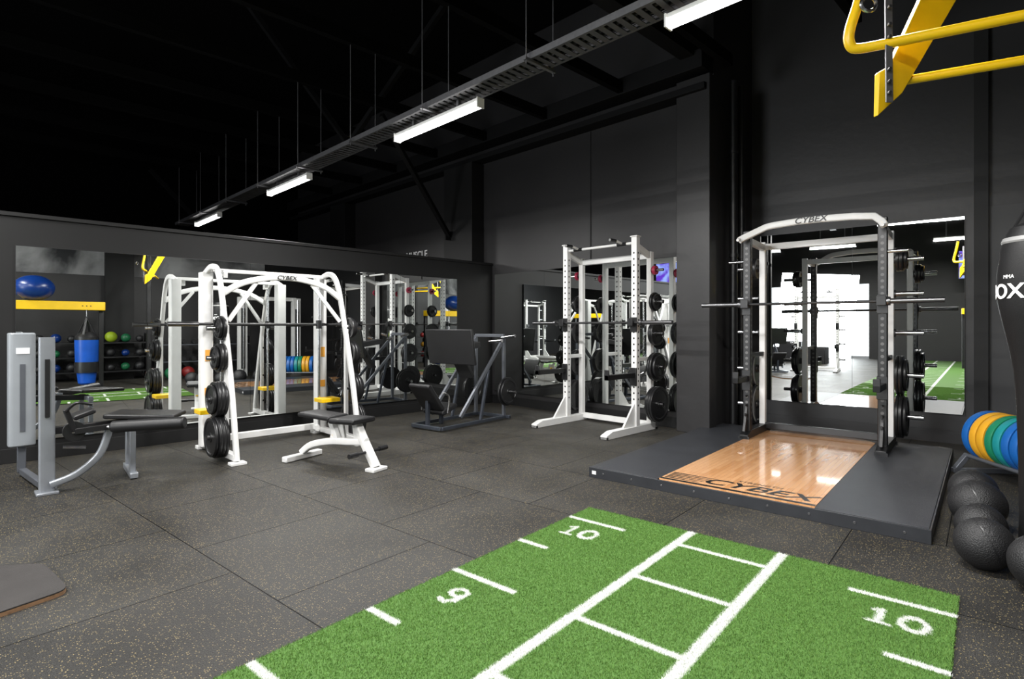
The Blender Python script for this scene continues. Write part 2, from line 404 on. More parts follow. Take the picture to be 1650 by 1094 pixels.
# roof steel
for i, y in enumerate([1.65, 3.0, 4.35, 5.7, 7.05, 8.4, 9.75, 11.1, 12.45]):
    struct(MB().bx(-2, XW, y - .04, y + .04, 4.42, 4.56).build('trim_%d' % (10 + i), ceilm))
struct(MB().bx(-6, 6.42, 3.3, 3.48, 4.56, 4.85).build('trim_30', trusm))
def brace(p, q, label):
    t = thing('roof_brace', label, 'brace', p)
    MB().bar((0, 0, 0), Vector(q) - Vector(p), .07, .07).build('steel_tube', trusm, t)
    MB().box((0, 0, 0), (.16, .02, .16)).build('end_plate', trusm, t)
brace((6.28, 8.0, 2.93), (4.45, 7.27, 4.42), 'dark diagonal steel brace running down to the back wall column')
brace((4.5, 8.3, 4.21), (2.9, 8.36, 5.95), 'dark roof brace leaning left above the cable tray')
brace((4.5, 8.3, 4.26), (4.9, 6.1, 5.95), 'dark roof brace leaning right above the cable tray')
brace((4.3, 12.9, 2.7), (2.7, 12.9, 4.4), 'short dark brace above the far end of partition')

# mirrors
def mirror(label, name, M, w, z0, z1, n):
    t = bpy.data.objects.new(name, None); C.objects.link(t); t.matrix_world = M; tag(t, label, 'mirror')
    pw = w / n
    MB().bx(-.004, w + .004, -.004, 0, z0 - .006, z1 + .006).build('backing', blackp, t)
    for i in range(n):
        MB().bx(i * pw + .0015, (i + 1) * pw - .0015, -.010, -.004, z0, z1).build('panel', mirm, t)
    return t
mirror('long wall mirror on the low black partition behind the smith machine', 'wall_mirror', Matrix.Translation((.40, YW - .013, 0)), 5.40, .2, 2.08, 5)
mirror('wall mirror behind the white half rack, left of the column', 'wall_mirror', frameM((XW - .013, 7.12, 0), (0, -1, 0), (1, 0, 0)), 3.45, .215, 2.2, 3)
xb = (B(1, 0) - B(0, 0)); yb = (B(0, 1) - B(0, 0))
mirror('wall mirror behind the black power rack on the platform', 'wall_mirror', frameM(B(7.985, 2.33), -yb, xb), 2.15, .33, 2.52, 2)

# ------------------------------------------------------------------ cable tray, rods and lamps
tx0, tx1, tz = 3.14, 3.37, 3.36
TRY0 = .3
ct = thing('cable_tray', 'long grey metal cable tray hung from the roof above the lamps', 'cable tray', (0, 0, 0))
for x in (tx0, tx1):
    MB().bx(x - .003, x + .003, TRY0, 12.9, tz, tz + .05).bx(x - .012 if x > 3.2 else x, x if x > 3.2 else x + .012, TRY0, 12.9, tz + .045, tz + .05).build('side_rail', galv, ct)
mb = MB(); y = TRY0
mb.bx(tx0, tx0 + .02, TRY0, 12.9, tz - .001, tz + .004).bx(tx1 - .02, tx1, TRY0, 12.9, tz - .001, tz + .004)
while y < 12.88:
    mb.bx(tx0, tx1, y, y + .045, tz, tz + .006); y += .075
mb.build('slotted_base', mat('tray_steel', (.10, .10, .105), .5, .6), ct)
MB().tube([(3.2, TRY0, tz + .025), (3.22, 3, tz + .025), (3.19, 8, tz + .025), (3.2, 12.8, tz + .025)], .018, 8).build('cable', blackp, ct)
MB().tube([(3.27, TRY0, tz + .022), (3.28, 4, tz + .022), (3.3, 12.8, tz + .022)], .012, 8).build('cable', blackp, ct)
for y in [1.65, 3.0, 4.35, 5.7, 7.05, 8.4, 9.75, 11.1, 12.45]:
    MB().bx(tx0 - .06, tx1 + .06, y - .015, y + .015, tz - .022, tz - .002).build('cross_support', galv, ct)
    for x in (tx0 - .04, tx1 + .04):
        MB().tube([(x, y, tz - .05), (x, y, 4.42)], .005, 6).build('hanger_rod', galv, ct)
def lamp(x, y0, z, label, power, group=None):
    t = thing('ceiling_lamp', label, 'lamp', (x, y0, z), 0, group)
    MB().bx(-.03, .03, 0, 1.30, .042, .075).build('housing', white, t, .004)
    MB().sweep([(0, .015, .018), (0, 1.285, .018)], rrect(.075, .05, .02), (1, 0, 0)).build('diffuser', diff, t)
    for e in (0, 1.30): MB().bx(-.04, .04, e - .006, e + .006, -.01, .075).build('end_cap', white, t)
    for e in (.3, 1.0): MB().bx(-.015, .015, e - .015, e + .015, .075, .14 if z < 3.5 else 2.0).build('mount', galv, t)
    ld = bpy.data.lights.new('lamp_light', 'AREA'); ld.shape = 'RECTANGLE'; ld.size = .10; ld.size_y = 1.3; ld.energy = power; ld.color = (1, .985, .96)
    lo = bpy.data.objects.new('lamp_light', ld); C.objects.link(lo); lo.location = (0, .65, -.02); lo.parent = t
    return t
names = ['nearest', 'second', 'third', 'farthest']
for i, y0 in enumerate([.58, 3.70, 7.05, 10.55]):
    lamp(3.25, y0, 3.22, f'{names[i]} of the four long white batten lamps under the cable tray', 140)
k = 0
for x in (-.9, -5.2):
    for y0 in (-.6, 2.7, 5.2 if x > -2 else 4.9):
        k += 1
        lamp(x, y0, 3.9, ['long batten lamp seen only in the mirrors, above the turf side', 'long batten lamp seen only in the mirrors, above the gym centre', 'long batten lamp seen only in the mirrors, beside the partition',
                         'far batten lamp seen only in the mirrors, at the turf side', 'far batten lamp seen only in the mirrors, at the gym centre', 'far batten lamp seen only in the mirrors, beside the far partition'][k - 1], 165 if x > -2 else 260)

# ------------------------------------------------------------------ turf
TX1 = 3.45; TY0, TY1 = .10, 2.17
def seg(u, v, ax, ay, bx, by):
    dx, dy = bx - ax, by - ay; t = np.clip(((u - ax) * dx + (v - ay) * dy) / (dx * dx + dy * dy), 0, 1)
    return np.hypot(u - ax - t * dx, v - ay - t * dy)
def glyph(ch, u, v):
    s = .0135
    if ch == '1': return (seg(u, v, 0, -.068, 0, .068) < s) | (seg(u, v, -.032, .048, 0, .072) < s * .8) | (seg(u, v, -.036, -.072, .036, -.072) < s * .8)
    if ch == '0': return np.abs(np.sqrt((u / .047) ** 2 + (v / .066) ** 2) - 1) < .27
    if ch == '9': return (np.abs(np.sqrt((u / .042) ** 2 + ((v - .034) / .036) ** 2) - 1) < .34) | (seg(u, v, .043, .03, .032, -.035) < s) | (seg(u, v, .032, -.035, 0, -.07) < s) | (seg(u, v, 0, -.07, -.038, -.06) < s)
    return (np.abs(np.sqrt((u / .038) ** 2 + ((v - .036) / .032) ** 2) - 1) < .34) | (np.abs(np.sqrt((u / .045) ** 2 + ((v + .034) / .036) ** 2) - 1) < .34)
def is_white(x, y):
    m = (np.abs(y - 1.41) < .026) | (np.abs(y - .88) < .026)
    for k in range(27):
        X = 3.2 - .545 * k; near = np.abs(x - X) < .019; L = .42 if k % 2 == 0 else .21
        m |= near & (y > .88) & (y < 1.41); m |= near & (y > TY1 - L); m |= near & (y < TY0 + L)
    for X, s in ((2.99, '10'), (1.90, '9'), (.81, '8')):
        for yc in (1.955, .30):
            n = len(s)
            for i, ch in enumerate(s):
                uc = (i - (n - 1) / 2) * .125; m |= glyph(ch, -(y - yc) - uc, x - X)
    return m
gy = np.linspace(TY0, TY1, 122)
gx = np.concatenate([np.linspace(-11, .6, 330), np.linspace(.612, TX1, 240)]); nx = len(gx); ny = len(gy)
XX, YY = np.meshgrid(gx, gy, indexing='ij')
vs = np.stack([XX.ravel(), YY.ravel(), np.full(XX.size, .010)], 1)
idx = np.arange(nx * ny).reshape(nx, ny)
fs = np.stack([idx[:-1, :-1].ravel(), idx[1:, :-1].ravel(), idx[1:, 1:].ravel(), idx[:-1, 1:].ravel()], 1)
def fastmesh(name, vs, fs, cols):
    me = bpy.data.meshes.new(name); k = fs.shape[1]
    me.vertices.add(len(vs)); me.vertices.foreach_set('co', vs.astype(np.float32).ravel())
    me.loops.add(fs.size); me.loops.foreach_set('vertex_index', fs.astype(np.int32).ravel())
    me.polygons.add(len(fs)); me.polygons.foreach_set('loop_start', (np.arange(len(fs)) * k).astype(np.int32))
    me.update(calc_edges=True); me.validate()
    ca = me.color_attributes.new('Col', 'FLOAT_COLOR', 'POINT'); ca.data.foreach_set('color', cols.astype(np.float32).ravel())
    return me
wm = is_white(vs[:, 0], vs[:, 1])
cols = np.where(wm[:, None], np.array([[.62, .64, .60, 1]]), np.array([[.075, .160, .034, 1]]))
turf = bpy.data.objects.new('artificial_turf', fastmesh('artificial_turf', vs, fs, cols)); C.objects.link(turf); turf.data.materials.append(turfm)
turf.rotation_euler = (0, 0, BR)
tag(turf, 'green artificial turf lane with white ladder lines and yard numbers', 'turf')
N = 280000
bxx = rng.uniform(.75, TX1 + .006, N); byy = rng.uniform(TY0 - .005, TY1 + .005, N)
wv = is_white(bxx + rng.normal(0, .003, N), byy + rng.normal(0, .003, N))
ang = rng.uniform(0, 2 * np.pi, N); wd = rng.uniform(.0009, .0017, N); hh = rng.uniform(.005, .010, N); ln = rng.uniform(0, .005, N); la = rng.uniform(0, 2 * np.pi, N)
v3 = np.zeros((N, 3, 3))
v3[:, 0] = np.stack([bxx - np.cos(ang) * wd, byy - np.sin(ang) * wd, np.full(N, .010)], 1)
v3[:, 1] = np.stack([bxx + np.cos(ang) * wd, byy + np.sin(ang) * wd, np.full(N, .010)], 1)
v3[:, 2] = np.stack([bxx + np.cos(la) * ln, byy + np.sin(la) * ln, .010 + hh], 1)
g0 = np.array([.122, .245, .052]); var = rng.uniform(.75, 1.2, (N, 1)); warm = rng.uniform(.88, 1.15, (N, 1))
gc = g0 * var * np.concatenate([warm, np.ones((N, 1)), np.ones((N, 1))], 1)
wc = np.array([.70, .72, .68]) * rng.uniform(.8, 1.1, (N, 1))
cc = np.where(wv[:, None], wc, gc); cc = np.clip(cc, 0, 1); cc = np.concatenate([cc, np.ones((N, 1))], 1); cc = np.repeat(cc, 3, axis=0)
pile = bpy.data.objects.new('turf_pile', fastmesh('turf_pile', v3.reshape(-1, 3), np.arange(N * 3).reshape(N, 3), cc)); C.objects.link(pile); pile.data.materials.append(turfm)
pile.parent = turf; pile['kind'] = 'stuff'

# ------------------------------------------------------------------ lifting platform
pf = thing('lifting_platform', 'low black lifting platform with a varnished wooden centre panel', 'platform', B(4.2, .26), BR)
D, Wd = 2.95, 2.37; wy0, wy1 = .62, 1.75; ph = .09
MB().bx(0, D, 0, Wd, 0, ph - .012).build('base', blackp, pf, .004)
MB().bx(.0, D, 0, wy0, ph - .012, ph).build('rubber_mat', platm, pf, .002)
MB().bx(.0, D, wy1, Wd, ph - .012, ph).build('rubber_mat', platm, pf, .002)
poly = [(.03, wy0 + .002), (2.75, wy0 + .002), (2.88, wy0 + .12), (2.93, wy0 + .35), (2.93, wy1 - .35), (2.88, wy1 - .12), (2.75, wy1 - .002), (.03, wy1 - .002)]
MB().prism(poly, ph - .012, ph + .001).build('wood_panel', woodm, pf)
pfm = mat('platform_frame', (.030, .032, .037), .4, .3)
MB().bx(-.012, 0, -.012, Wd + .012, 0, ph - .004).build('front_edge', pfm, pf, .002)
MB().bx(-.0, D, -.012, 0, 0, ph - .004).build('side_edge', pfm, pf, .002)
MB().bx(-.0, D, Wd, Wd + .012, 0, ph - .004).build('side_edge', pfm, pf, .002)
for i in range(9): MB().lathe([(.0001, .003), (.007, .003), (.009, 0)], 10, frameM((-.012, .12 + i * .265, .045), (0, -1, 0), (0, 0, 1))).build('bolt', sleevem, pf)
yc = (wy0 + wy1) / 2
text('logo_lettering', 'CYBEX', .22, textk, pf, frameM((.19, yc - .12, ph + .0015), (0, -1, 0), (1, 0, 0)), ext=.0005, shear=.35, off=.004, sx=1.15)
text('small_lettering', 'STRENGTH', .065, textk, pf, frameM((.33, yc - .12, ph + .0015), (0, -1, 0), (1, 0, 0)), ext=.0005, shear=.2)
for i in range(5):
    MB().prism([(.09 + i * .042, wy1 - .02), (.116 + i * .042, wy1 - .02), (.108 + i * .042, yc + .27 - i * .03), (.100 + i * .042, yc + .27 - i * .03)], ph + .0008, ph + .0018).build('speed_streak', textk, pf)
MB().bx(.032, .072, wy0 + .005, wy1 - .005, ph + .0008, ph + .0018).build('dark_stripe', textk, pf)
MB().bx(-.014, -.012, Wd - .06, Wd - .02, .03, .06).build('maker_sticker', paper, pf)

# ------------------------------------------------------------------ half rack (two versions)
def half_rack(label, loc, rz, w, fm, rm, H1, H2, dep, ff, arch, pegz, group=None):
    t = thing('half_rack' if not arch else 'power_rack', label, 'rack', loc, rz, group)
    s = .078
    for sg in (-1, 1):
        y = sg * w
        o = MB().box((0, 0, .06 + (H1 - .06) / 2), (s, s, H1 - .06)).build('front_post', post_b if arch else post_w, t, .006); o.location = (0, y, 0)
        MB().box((dep, y, .06 + (H2 - .06) / 2), (s * .85, s * .85, H2 - .06)).build('rear_post', rm, t, .006)
        prof = [(-ff, .0), (-ff, .045), (-ff + .12, .085), (dep + .06, .085), (dep + .06, 0)]
        MB().prism(prof, -.045, .045, frameM((0, y, 0), (1, 0, 0), (0, 0, 1))).build('foot', fm, t, .004)
        MB().bx(-ff - .0, -ff + .02, y - .055, y + .055, 0, .03).build('foot_pad', blackp, t)
        MB().bx(dep + .05, dep + .09, y - .055, y + .055, 0, .03).build('foot_pad', blackp, t)
        MB().prism([(-.05, .08), (-.28 if not arch else -.14, .085), (-.04, .36)], -.012, .012, frameM((0, y, 0), (1, 0, 0), (0, 0, 1))).build('gusset', fm, t)
        MB().bar((0, y, H1 - .10), (dep, y, H2 - .06), .05, .07, (0, 1, 0)).build('top_side_rail', rm, t, .004)
        MB().bar((0, y, .9), (dep, y, .9), .04, .05, (0, 1, 0)).build('side_brace', fm if arch else rm, t, .004)
        hz = 1.36 if not arch else 1.46
        MB().bx(-.055, -.039, y - .045, y + .045, hz - .12, hz + .06).bx(-.12, -.045, y - .04, y + .04, hz - .045, hz - .02).bx(-.13, -.115, y - .04, y + .04, hz - .045, hz + .045).build('bar_hook', blackp, t, .003)
        az = .68 if not arch else .62
        al = .55 if not arch else .35
        MB().bx(-.055 - al, -.05, y - .03, y + .03, az, az + .06).bx(-.06, -.039, y - .045, y + .045, az - .1, az + .12).bx(-.055 - al, -.035 - al, y - .03, y + .03, az, az + .12).build('safety_arm', blackp, t, .004)
        for z in pegz:
            pr = .024 if z < 2.0 else .018
            MB().tube([(dep, y + sg * .03, z), (dep, y + sg * (.28 if arch else .19), z)], pr, 16).build('storage_peg', chrome, t)
            MB().lathe([(pr, -.006), (.042, -.006), (.042, .006), (pr, .006)], 18, frameM((dep, y + sg * .04, z), (1, 0, 0), (0, 0, 1)), closed=True).build('peg_flange', blackp, t)
        if arch:
            for z in (.16, .26, .36, .46): MB().tube([(-.03, y, z), (-.11, y, z)], .012, 8).build('band_peg', blackp, t)
            MB().tube([(0, y + sg * .03, 1.93), (0, y + sg * .2, 1.93)], .016, 12).build('side_peg', chrome, t)
    MB().bx(dep - .03, dep + .03, -w + .03, w - .03, .03, .10).build('rear_crossmember', fm, t, .005)
    MB().bx(dep - .025, dep + .025, -w + .03, w - .03, H2 - .09, H2 - .02).build('top_crossmember', rm, t, .005)
    if not arch:
        MB().tube([(0, -w, H1 - .07), (0, w, H1 - .07)], .017, 12).build('pull_up_bar', white, t)
        for y in (-.35, .35):
            MB().tube([(0, y - .07, H1 - .07), (0, y + .07, H1 - .07)], .022, 12).build('grip', blackp, t)
            MB().tube([(.04, y, H1 - .07), (-.12, y, H1 - .04), (-.26, y, H1 - .04)], .016, 10).build('pull_up_handle', white, t)
            MB().tube([(-.14, y, H1 - .04), (-.26, y, H1 - .04)], .021, 10).build('grip', blackp, t)
        for y in (-w, w): MB().bx(-.05, .05, y - .05, y + .05, H1, H1 + .015).build('post_cap', white, t, .004)
    else:
        pth = [Vector(p) for p in [(-.16, w + .04, H1 - .115), (-.13, w + .01, H1 - .09), (-.05, w - .20, H1 + .015), (-.03, w - .26, H1 + .03), (0, .12, H1 + .05), (0, -.12, H1 + .05), (-.03, -w + .24, H1 + .035), (-.05, -w + .06, H1 + .01), (-.11, -w - .01, H1 - .06), (-.14, -w - .03, H1 - .10)]]
        MB().sweep(pth, rrect(.045, .068, .012), (1, 0, .0)).build('arched_top_beam', white, t)
        text('logo_lettering', 'CYBEX', .085, textk, t, frameM((-.028, 0, H1 + .05), (0, -1, 0), (0, 0, 1)), shear=.25, off=.0008, sx=1.15)
        MB().tube([(-.14, w + .03, H1 - .10), (-.24, w + .03, H1 - .12)], .015, 10).build('pull_up_handle', white, t)
        MB().tube([(-.12, -w - .02, H1 - .09), (-.20, -w - .02, H1 - .10)], .015, 10).build('pull_up_handle', white, t)
    M = Matrix.Translation(Vector(loc)) @ Matrix.Rotation(rz, 4, 'Z')
    return t, M
r2, M2 = half_rack('white half rack with barbell, standing before the wall mirror left of the column', (5.97, 4.45, 0), 0, .55, white, white, 2.41, 2.26, .33, .66, False, [.33, .80, 1.22, 1.62, 2.02])
barbell('barbell resting on the hooks of the white half rack', (5.97 - .083, 4.45, 1.355), (0, 1), 2.2)
for sd, sn in ((-1, 'right'), (1, 'left')):
    for z, rr, nm, mm in ((.33, [.22, .22, .22], 'lowest', None), (.80, [.18, .18, .15], 'second lowest', None), (1.22, [.15, .15], 'middle', None), (1.62, [.12, .10], 'second highest', None), (2.02, [.058, .058], 'highest', pink)):
        load(M2, (.33, sd * .59, z), (0, sd, 0), rr, f'the {nm} {sn} peg of the white half rack', 'plates stored on the white half rack', mm, th=.032 if mm is None else .02)
r3, M3 = half_rack('tall power rack with black front posts and white arched top on the platform', B(6.42, 1.38, ph), BR, .625, blackp, white, 2.26, 2.2, .55, .14, True, [.30, .72, 1.15, 1.55, 1.90])
barbell('barbell resting on the hooks of the power rack on the platform', B(6.42 - .083, 1.38, ph + 1.455), (-math.sin(BR), math.cos(BR)), 2.2)
for sd, sn in ((-1, 'right'), (1, 'left')):
    for z, rr, nm in ((.30, [.22, .22, .20], 'lowest'), (.72, [.20, .20, .16], 'second lowest'), (1.90, [.12, .12, .10], 'highest')):
        load(M3, (.55, sd * .665, z), (0, sd, 0), rr, f'the {nm} {sn} peg of the power rack', 'plates stored on the power rack')

# ------------------------------------------------------------------ smith machine
sm = thing('smith_machine', 'white smith machine with arched front beam and curved legs by the partition', 'smith machine', (2.53, 6.1, 0))
Ms = Matrix.Translation((2.53, 6.1, 0)); hw = .64; py_ = -.17
for sg in (-1, 1):
    x = sg * hw
    c = MB().sweep([(x, .48, .04), (x, .48, 1.88)], rrect(.115, .14, .02), (1, 0, 0)).build('rear_column', white, sm)
    for z_, w_, h_ in ((1.0, .05, .12), (.62, .06, .08)):
        MB().box((x, .407, z_), (w_, .006, h_)).build('warning_sticker', stick, c)
    MB().box((x, .407, 1.5), (.06, .006, .3)).build('instruction_label', paper, c)
    pth = smoothpath([(x, .52, 1.86), (x, .30, 1.925), (x, .14, 1.90), (x, .03, 1.78), (x, -.06, 1.55), (x, -.20, 1.10), (x, -.34, .60), (x, -.46, .03)], 5)
    MB().sweep(pth, rrect(.045, .06, .012), (1, 0, 0)).build('curved_leg', white, sm)
    MB().bx(x - .03, x + .03, -.45, .56, .03, .09).build('base_rail', white, sm, .006)
    MB().bx(x - .07, x + .07, -.53, -.42, 0, .025).build('foot_plate', white, sm, .004)
    MB().bx(x - .07, x + .07, .50, .60, 0, .035).build('foot_plate', white, sm, .004)
    MB().tube([(x - sg * .10, .30, .12), (x - sg * .10, .30, 1.84)], .015, 12).build('guide_rod', chrome, sm)
    MB().bx(x - sg * .13 - .02, x - sg * .13 + .02, .26, .34, 1.82, 1.88).build('rod_bracket', white, sm)
    MB().bx(x - sg * .13 - .02, x - sg * .13 + .02, .26, .34, .09, .14).build('rod_bracket', white, sm)
    MB().bx(x - .16, x + .07, .10, .30, .42, .465).build('safety_stop', yellow, sm, .004)
    MB().lathe([(.016, -.05), (.034, -.05), (.034, .05), (.016, .05)], 18, Matrix.Translation((x - sg * .10, .30, 1.33)), closed=True).build('bearing', blackp, sm)
    MB().bar((sg * .30, -.03, 1.77), (sg * .60, -.10, 1.36), .028, .04).build('diagonal_brace', white, sm, .004)
    for z in (1.29, 1.0, .60, .235):
        MB().tube([(x + sg * .0, py_, z), (x + sg * .18, py_, z)], .024, 14).build('storage_peg', chrome, sm)
    MB().bx(x - .02, x + .02, py_ - .02, py_ + .02, .08, 1.32).build('peg_post', white, sm, .005)
    for z, rr, nm in ((1.29, [.12, .10], 'highest'), (1.0, [.14, .14, .11], 'second highest'), (.60, [.17, .17, .17, .14], 'second lowest'), (.235, [.205, .205, .205, .19], 'lowest')):
        load(Ms, (x + sg * .015, py_, z), (sg, 0, 0), rr, f"the {nm} {'left' if sg < 0 else 'right'} peg of the smith machine", 'plates stored on the smith machine', th=.032)
MB().sweep(smoothpath([(-hw, -.02, 1.63), (-.45, -.04, 1.75), (-.2, -.05, 1.815), (0, -.05, 1.83), (.2, -.05, 1.815), (.45, -.04, 1.75), (hw, -.02, 1.63)], 5), rrect(.04, .062, .014), (0, 1, 0)).build('arched_front_beam', white, sm)
text('logo_lettering', 'CYBEX', .06, textk, sm, frameM((0, -.077, 1.828), (1, 0, 0), (0, 0, 1)), shear=.2, off=.0005, sx=1.15)
text('logo_lettering', 'CYBEX', .035, textk, sm, frameM((-hw, .088, 1.87), (1, 0, 0), (0, 0, 1)), shear=.2)
MB().bar((-hw, .36, 1.90), (hw, .36, 1.90), .045, .04).build('top_crossbar', white, sm, .005)
MB().bar((-hw, .52, .09), (hw, .52, .09), .06, .07).build('base_crossbar', white, sm, .005)
MB().tube([(-1.02, .30, 1.33), (1.02, .30, 1.33)], .015, 12).build('bar', darkst, sm)
for sg in (-1, 1): MB().tube([(sg * .76, .30, 1.33), (sg * 1.04, .30, 1.33)], .025, 14).build('bar_sleeve', sleevem, sm)

# ------------------------------------------------------------------ bench
bn = thing('weight_bench', 'white framed adjustable bench with black pads in front of the smith machine', 'bench', (2.58, 4.97, 0), math.radians(16))
def pad(name, x0, x1, y0, y1, z0, z1, par, m=vinyl, tilt=0.0):
    o = MB().sweep([(0, 0, 0), (0, y1 - y0, 0)], rrect(x1 - x0, z1 - z0, min(.025, (z1 - z0) * .45)), (1, 0, 0)).build(name, m, par, .012)
    o.location = ((x0 + x1) / 2, y0, (z0 + z1) / 2); o.rotation_euler = (tilt, 0, 0); return o
MB().sweep(smoothpath([(0, .50, .06), (0, .36, .15), (0, .1, .21), (0, -.15, .23), (0, -.36, .25)], 5), rrect(.06, .065, .015), (1, 0, 0)).build('main_beam', white, bn)
MB().sweep([(0, -.24, .40), (0, -.32, .26), (0, -.47, .03)], rrect(.085, .06, .015), (1, 0, 0)).build('front_leg', white, bn)
MB().bx(-.22, .22, .46, .53, 0, .055).build('rear_foot', white, bn, .01)
MB().bx(-.09, .09, -.53, -.42, 0, .03).build('front_foot', white, bn, .006)
MB().bar((0, .0, .22), (0, .10, .40), .05, .05).build('pad_support', white, bn, .004)
MB().bar((0, -.25, .24), (0, -.22, .40), .05, .05).build('pad_support', white, bn, .004)
MB().prism([(-.05, .22), (.16, .2), (.12, .36), (-.02, .38)], -.012, .012, frameM((.045, 0, 0), (0, 1, 0), (0, 0, 1))).build('adjuster_plate', white, bn)
MB().tube([(-.02, .05, .28), (.12, .05, .28)], .018, 12).build('adjuster_knob', yellow, bn)
MB().tube([(-.2, -.38, .16), (.22, -.38, .16)], .014, 10).build('axle', blackp, bn)
for sg in (-1, 1): MB().tube([(sg * .14, -.38, .16), (sg * .24, -.38, .16)], .022, 12).build('grip', blackp, bn)
pad('back_pad', -.13, .13, -.0, .42, .42, .465, bn, tilt=math.radians(2))
pad('seat_pad', -.15, .15, -.33, -.02, .415, .465, bn, tilt=math.radians(-2))

# ------------------------------------------------------------------ leg curl machine
lc = thing('leg_curl_machine', 'silver framed leg curl machine with black pads and roller at the left edge', 'exercise machine', (0, 0, 0))
MB().sweep([(.50, 5.70, .02), (.50, 5.70, 1.22)], rrect(.10, .08, .015), (1, 0, 0)).build('upright', silver, lc)
MB().bx(.43, .57, 5.62, 5.78, 0, .02).build('foot_plate', silver, lc, .004)
MB().bx(.485, .515, 5.645, 5.662, .60, 1.05).build('upright_slot', blackp, lc)
MB().sweep(smoothpath([(.52, 5.66, .07), (.68, 5.64, .13), (.82, 5.62, .26), (.88, 5.62, .42), (.89, 5.62, .50)], 5), rrect(.045, .055, .015), (0, 1, 0)).build('curved_brace', silver, lc)
MB().bar((.49, 5.74, .05), (.40, 6.55, .05), .05, .05).build('base_beam', silverd, lc, .006)
MB().bar((.40, 6.50, .04), (.40, 6.50, .30), .06, .06).build('stand_in_post', silverd, lc, .006)  # added leg that holds up the stand-in tower
MB().bar((1.08, 5.78, .02), (1.08, 5.78, .46), .045, .05).build('leg', silver, lc, .005)
MB().bar((1.12, 6.15, .02), (1.12, 6.15, .46), .045, .05).build('leg', silver, lc, .005)
MB().bar((1.08, 5.70, .03), (1.12, 6.22, .03), .06, .045).build('foot_rail', silver, lc, .005)
MB().bar((1.08, 5.74, .46), (1.12, 6.18, .46), .05, .05).build('top_rail', silver, lc, .005)
MB().bar((.50, 5.74, .48), (1.12, 5.98, .46), .06, .06).build('seat_beam', blackp, lc, .005)
o = MB().sweep([(0, -.15, 0), (0, .20, 0)], rrect(.54, .04, .018), (1, 0, 0)).build('bench_pad', vinyl, lc, .01); o.location = (1.18, 5.80, .53); o.rotation_euler = (0, math.radians(3), math.radians(-30))
o = MB().sweep([(0, -.10, 0), (0, .10, 0)], rrect(.16, .04, .018), (1, 0, 0)).build('chest_pad', vinyl, lc, .01); o.location = (.76, 5.95, .57); o.rotation_euler = (0, math.radians(-20), 0)
MB().tube([(.90, 5.55, .49), (1.33, 5.17, .52)], .048, 20).build('roller_pad', vinyl, lc, .012)
MB().tube([(.84, 5.62, .49), (.91, 5.54, .49)], .02, 12).build('roller_axle', chrome, lc)
MB().lathe([(.02, -.015), (.075, -.015), (.075, -.01), (.06, 0), (.075, .01), (.075, .015), (.02, .015)], 30, frameM((.66, 5.60, .48), (1, 0, 0), (0, 0, 1)), closed=True).build('cam', blackp, lc)
MB().bar((.66, 5.57, .48), (.90, 5.58, .49), .03, .045).build('lever_arm', blackp, lc, .004)
MB().bar((.66, 5.57, .48), (.60, 5.55, .66), .025, .035).build('lever_arm', blackp, lc, .004)
MB().tube(smoothpath([(.60, 5.55, .64), (.66, 5.50, .71), (.76, 5.50, .69)], 4), .012, 10).build('handle', blackp, lc)
MB().tube([(.58, 5.50, .38), (.72, 5.50, .36)], .012, 10).build('handle', chrome, lc)
tower_reflection = MB().sweep([(.40, 6.50, .27), (.40, 6.50, 1.25)], rrect(.185, .16, .04), (1, 0, 0)).build('weight_tower', shroud, lc, .012)  # added solid shape standing in for the tower's reflection in the mirror
MB().bx(.36, .45, 6.414, 6.421, 1.07, 1.12).build('reflection_label', paper, tower_reflection)
MB().bx(.385, .42, 6.414, 6.421, .40, .98).build('reflection_slot', silverd, tower_reflection)

# ------------------------------------------------------------------ leg press
lpo = (4.68, 5.90, 0); lpr = math.radians(8)
lp = thing('leg_press', 'plate loaded leg press with big black foot board in the mirrored corner', 'exercise machine', lpo, lpr)
stl = mat('blue_grey_steel', (.07, .08, .10), .38, .6)
for s in (-1, 1):
    y = s * .26
    MB().bar((-.46, y, .04), (.82, y, .04), .04, .045).build('base_rail', stl, lp, .006)
    MB().bar((-.12, y, .14), (.78, y, 1.14), .035, .045, (0, 1, 0)).build('inclined_rail', silverd, lp, .004)
    MB().bar((.78, y, .05), (.78, y, 1.18), .04, .045, (0, 1, 0)).build('rear_upright', silverd, lp, .005)
    MB().bar((.28, y, .06), (.44, y, .72), .035, .035, (0, 1, 0)).build('mid_upright', stl, lp, .004)
    MB().tube([(.44, y + s * .03, 1.10), (.44, y + s * .24, 1.12)], .022, 14).build('plate_horn', chrome, lp)
    MB().tube([(.70, y + s * .03, 1.15), (.70, y + s * .26, 1.18)], .022, 14).build('plate_horn', chrome, lp)
    MB().tube([(.78, y, .40), (.78, y + s * .24, .40)], .024, 14).build('plate_horn', chrome, lp)
    MB().tube(smoothpath([(-.32, y * .9, .22), (-.30, y * .9, .42), (-.40, y * .9, .48)], 4), .013, 10).build('seat_handle', chrome, lp)
MB().bar((-.46, -.26, .04), (-.46, .26, .04), .045, .045).build('front_crossbar', stl, lp, .005)
MB().bar((.82, -.34, .04), (.82, .34, .04), .045, .045).build('rear_crossbar', stl, lp, .005)
MB().bar((.78, -.26, 1.18), (.78, .26, 1.18), .045, .045).build('top_crossbar', silverd, lp, .005)
o = MB().box((0, 0, 0), (.035, .84, .47)).build('foot_board', blackp, lp, .01); o.location = (-.03, 0, 1.04); o.rotation_euler = (0, math.radians(-10), 0)
MB().bar((.02, 0, 1.0), (.44, 0, 1.06), .24, .08).build('carriage', darkst, lp, .006)
MB().bar((.1, 0, .95), (.30, 0, .62), .24, .05).build('carriage_brace', darkst, lp, .006)
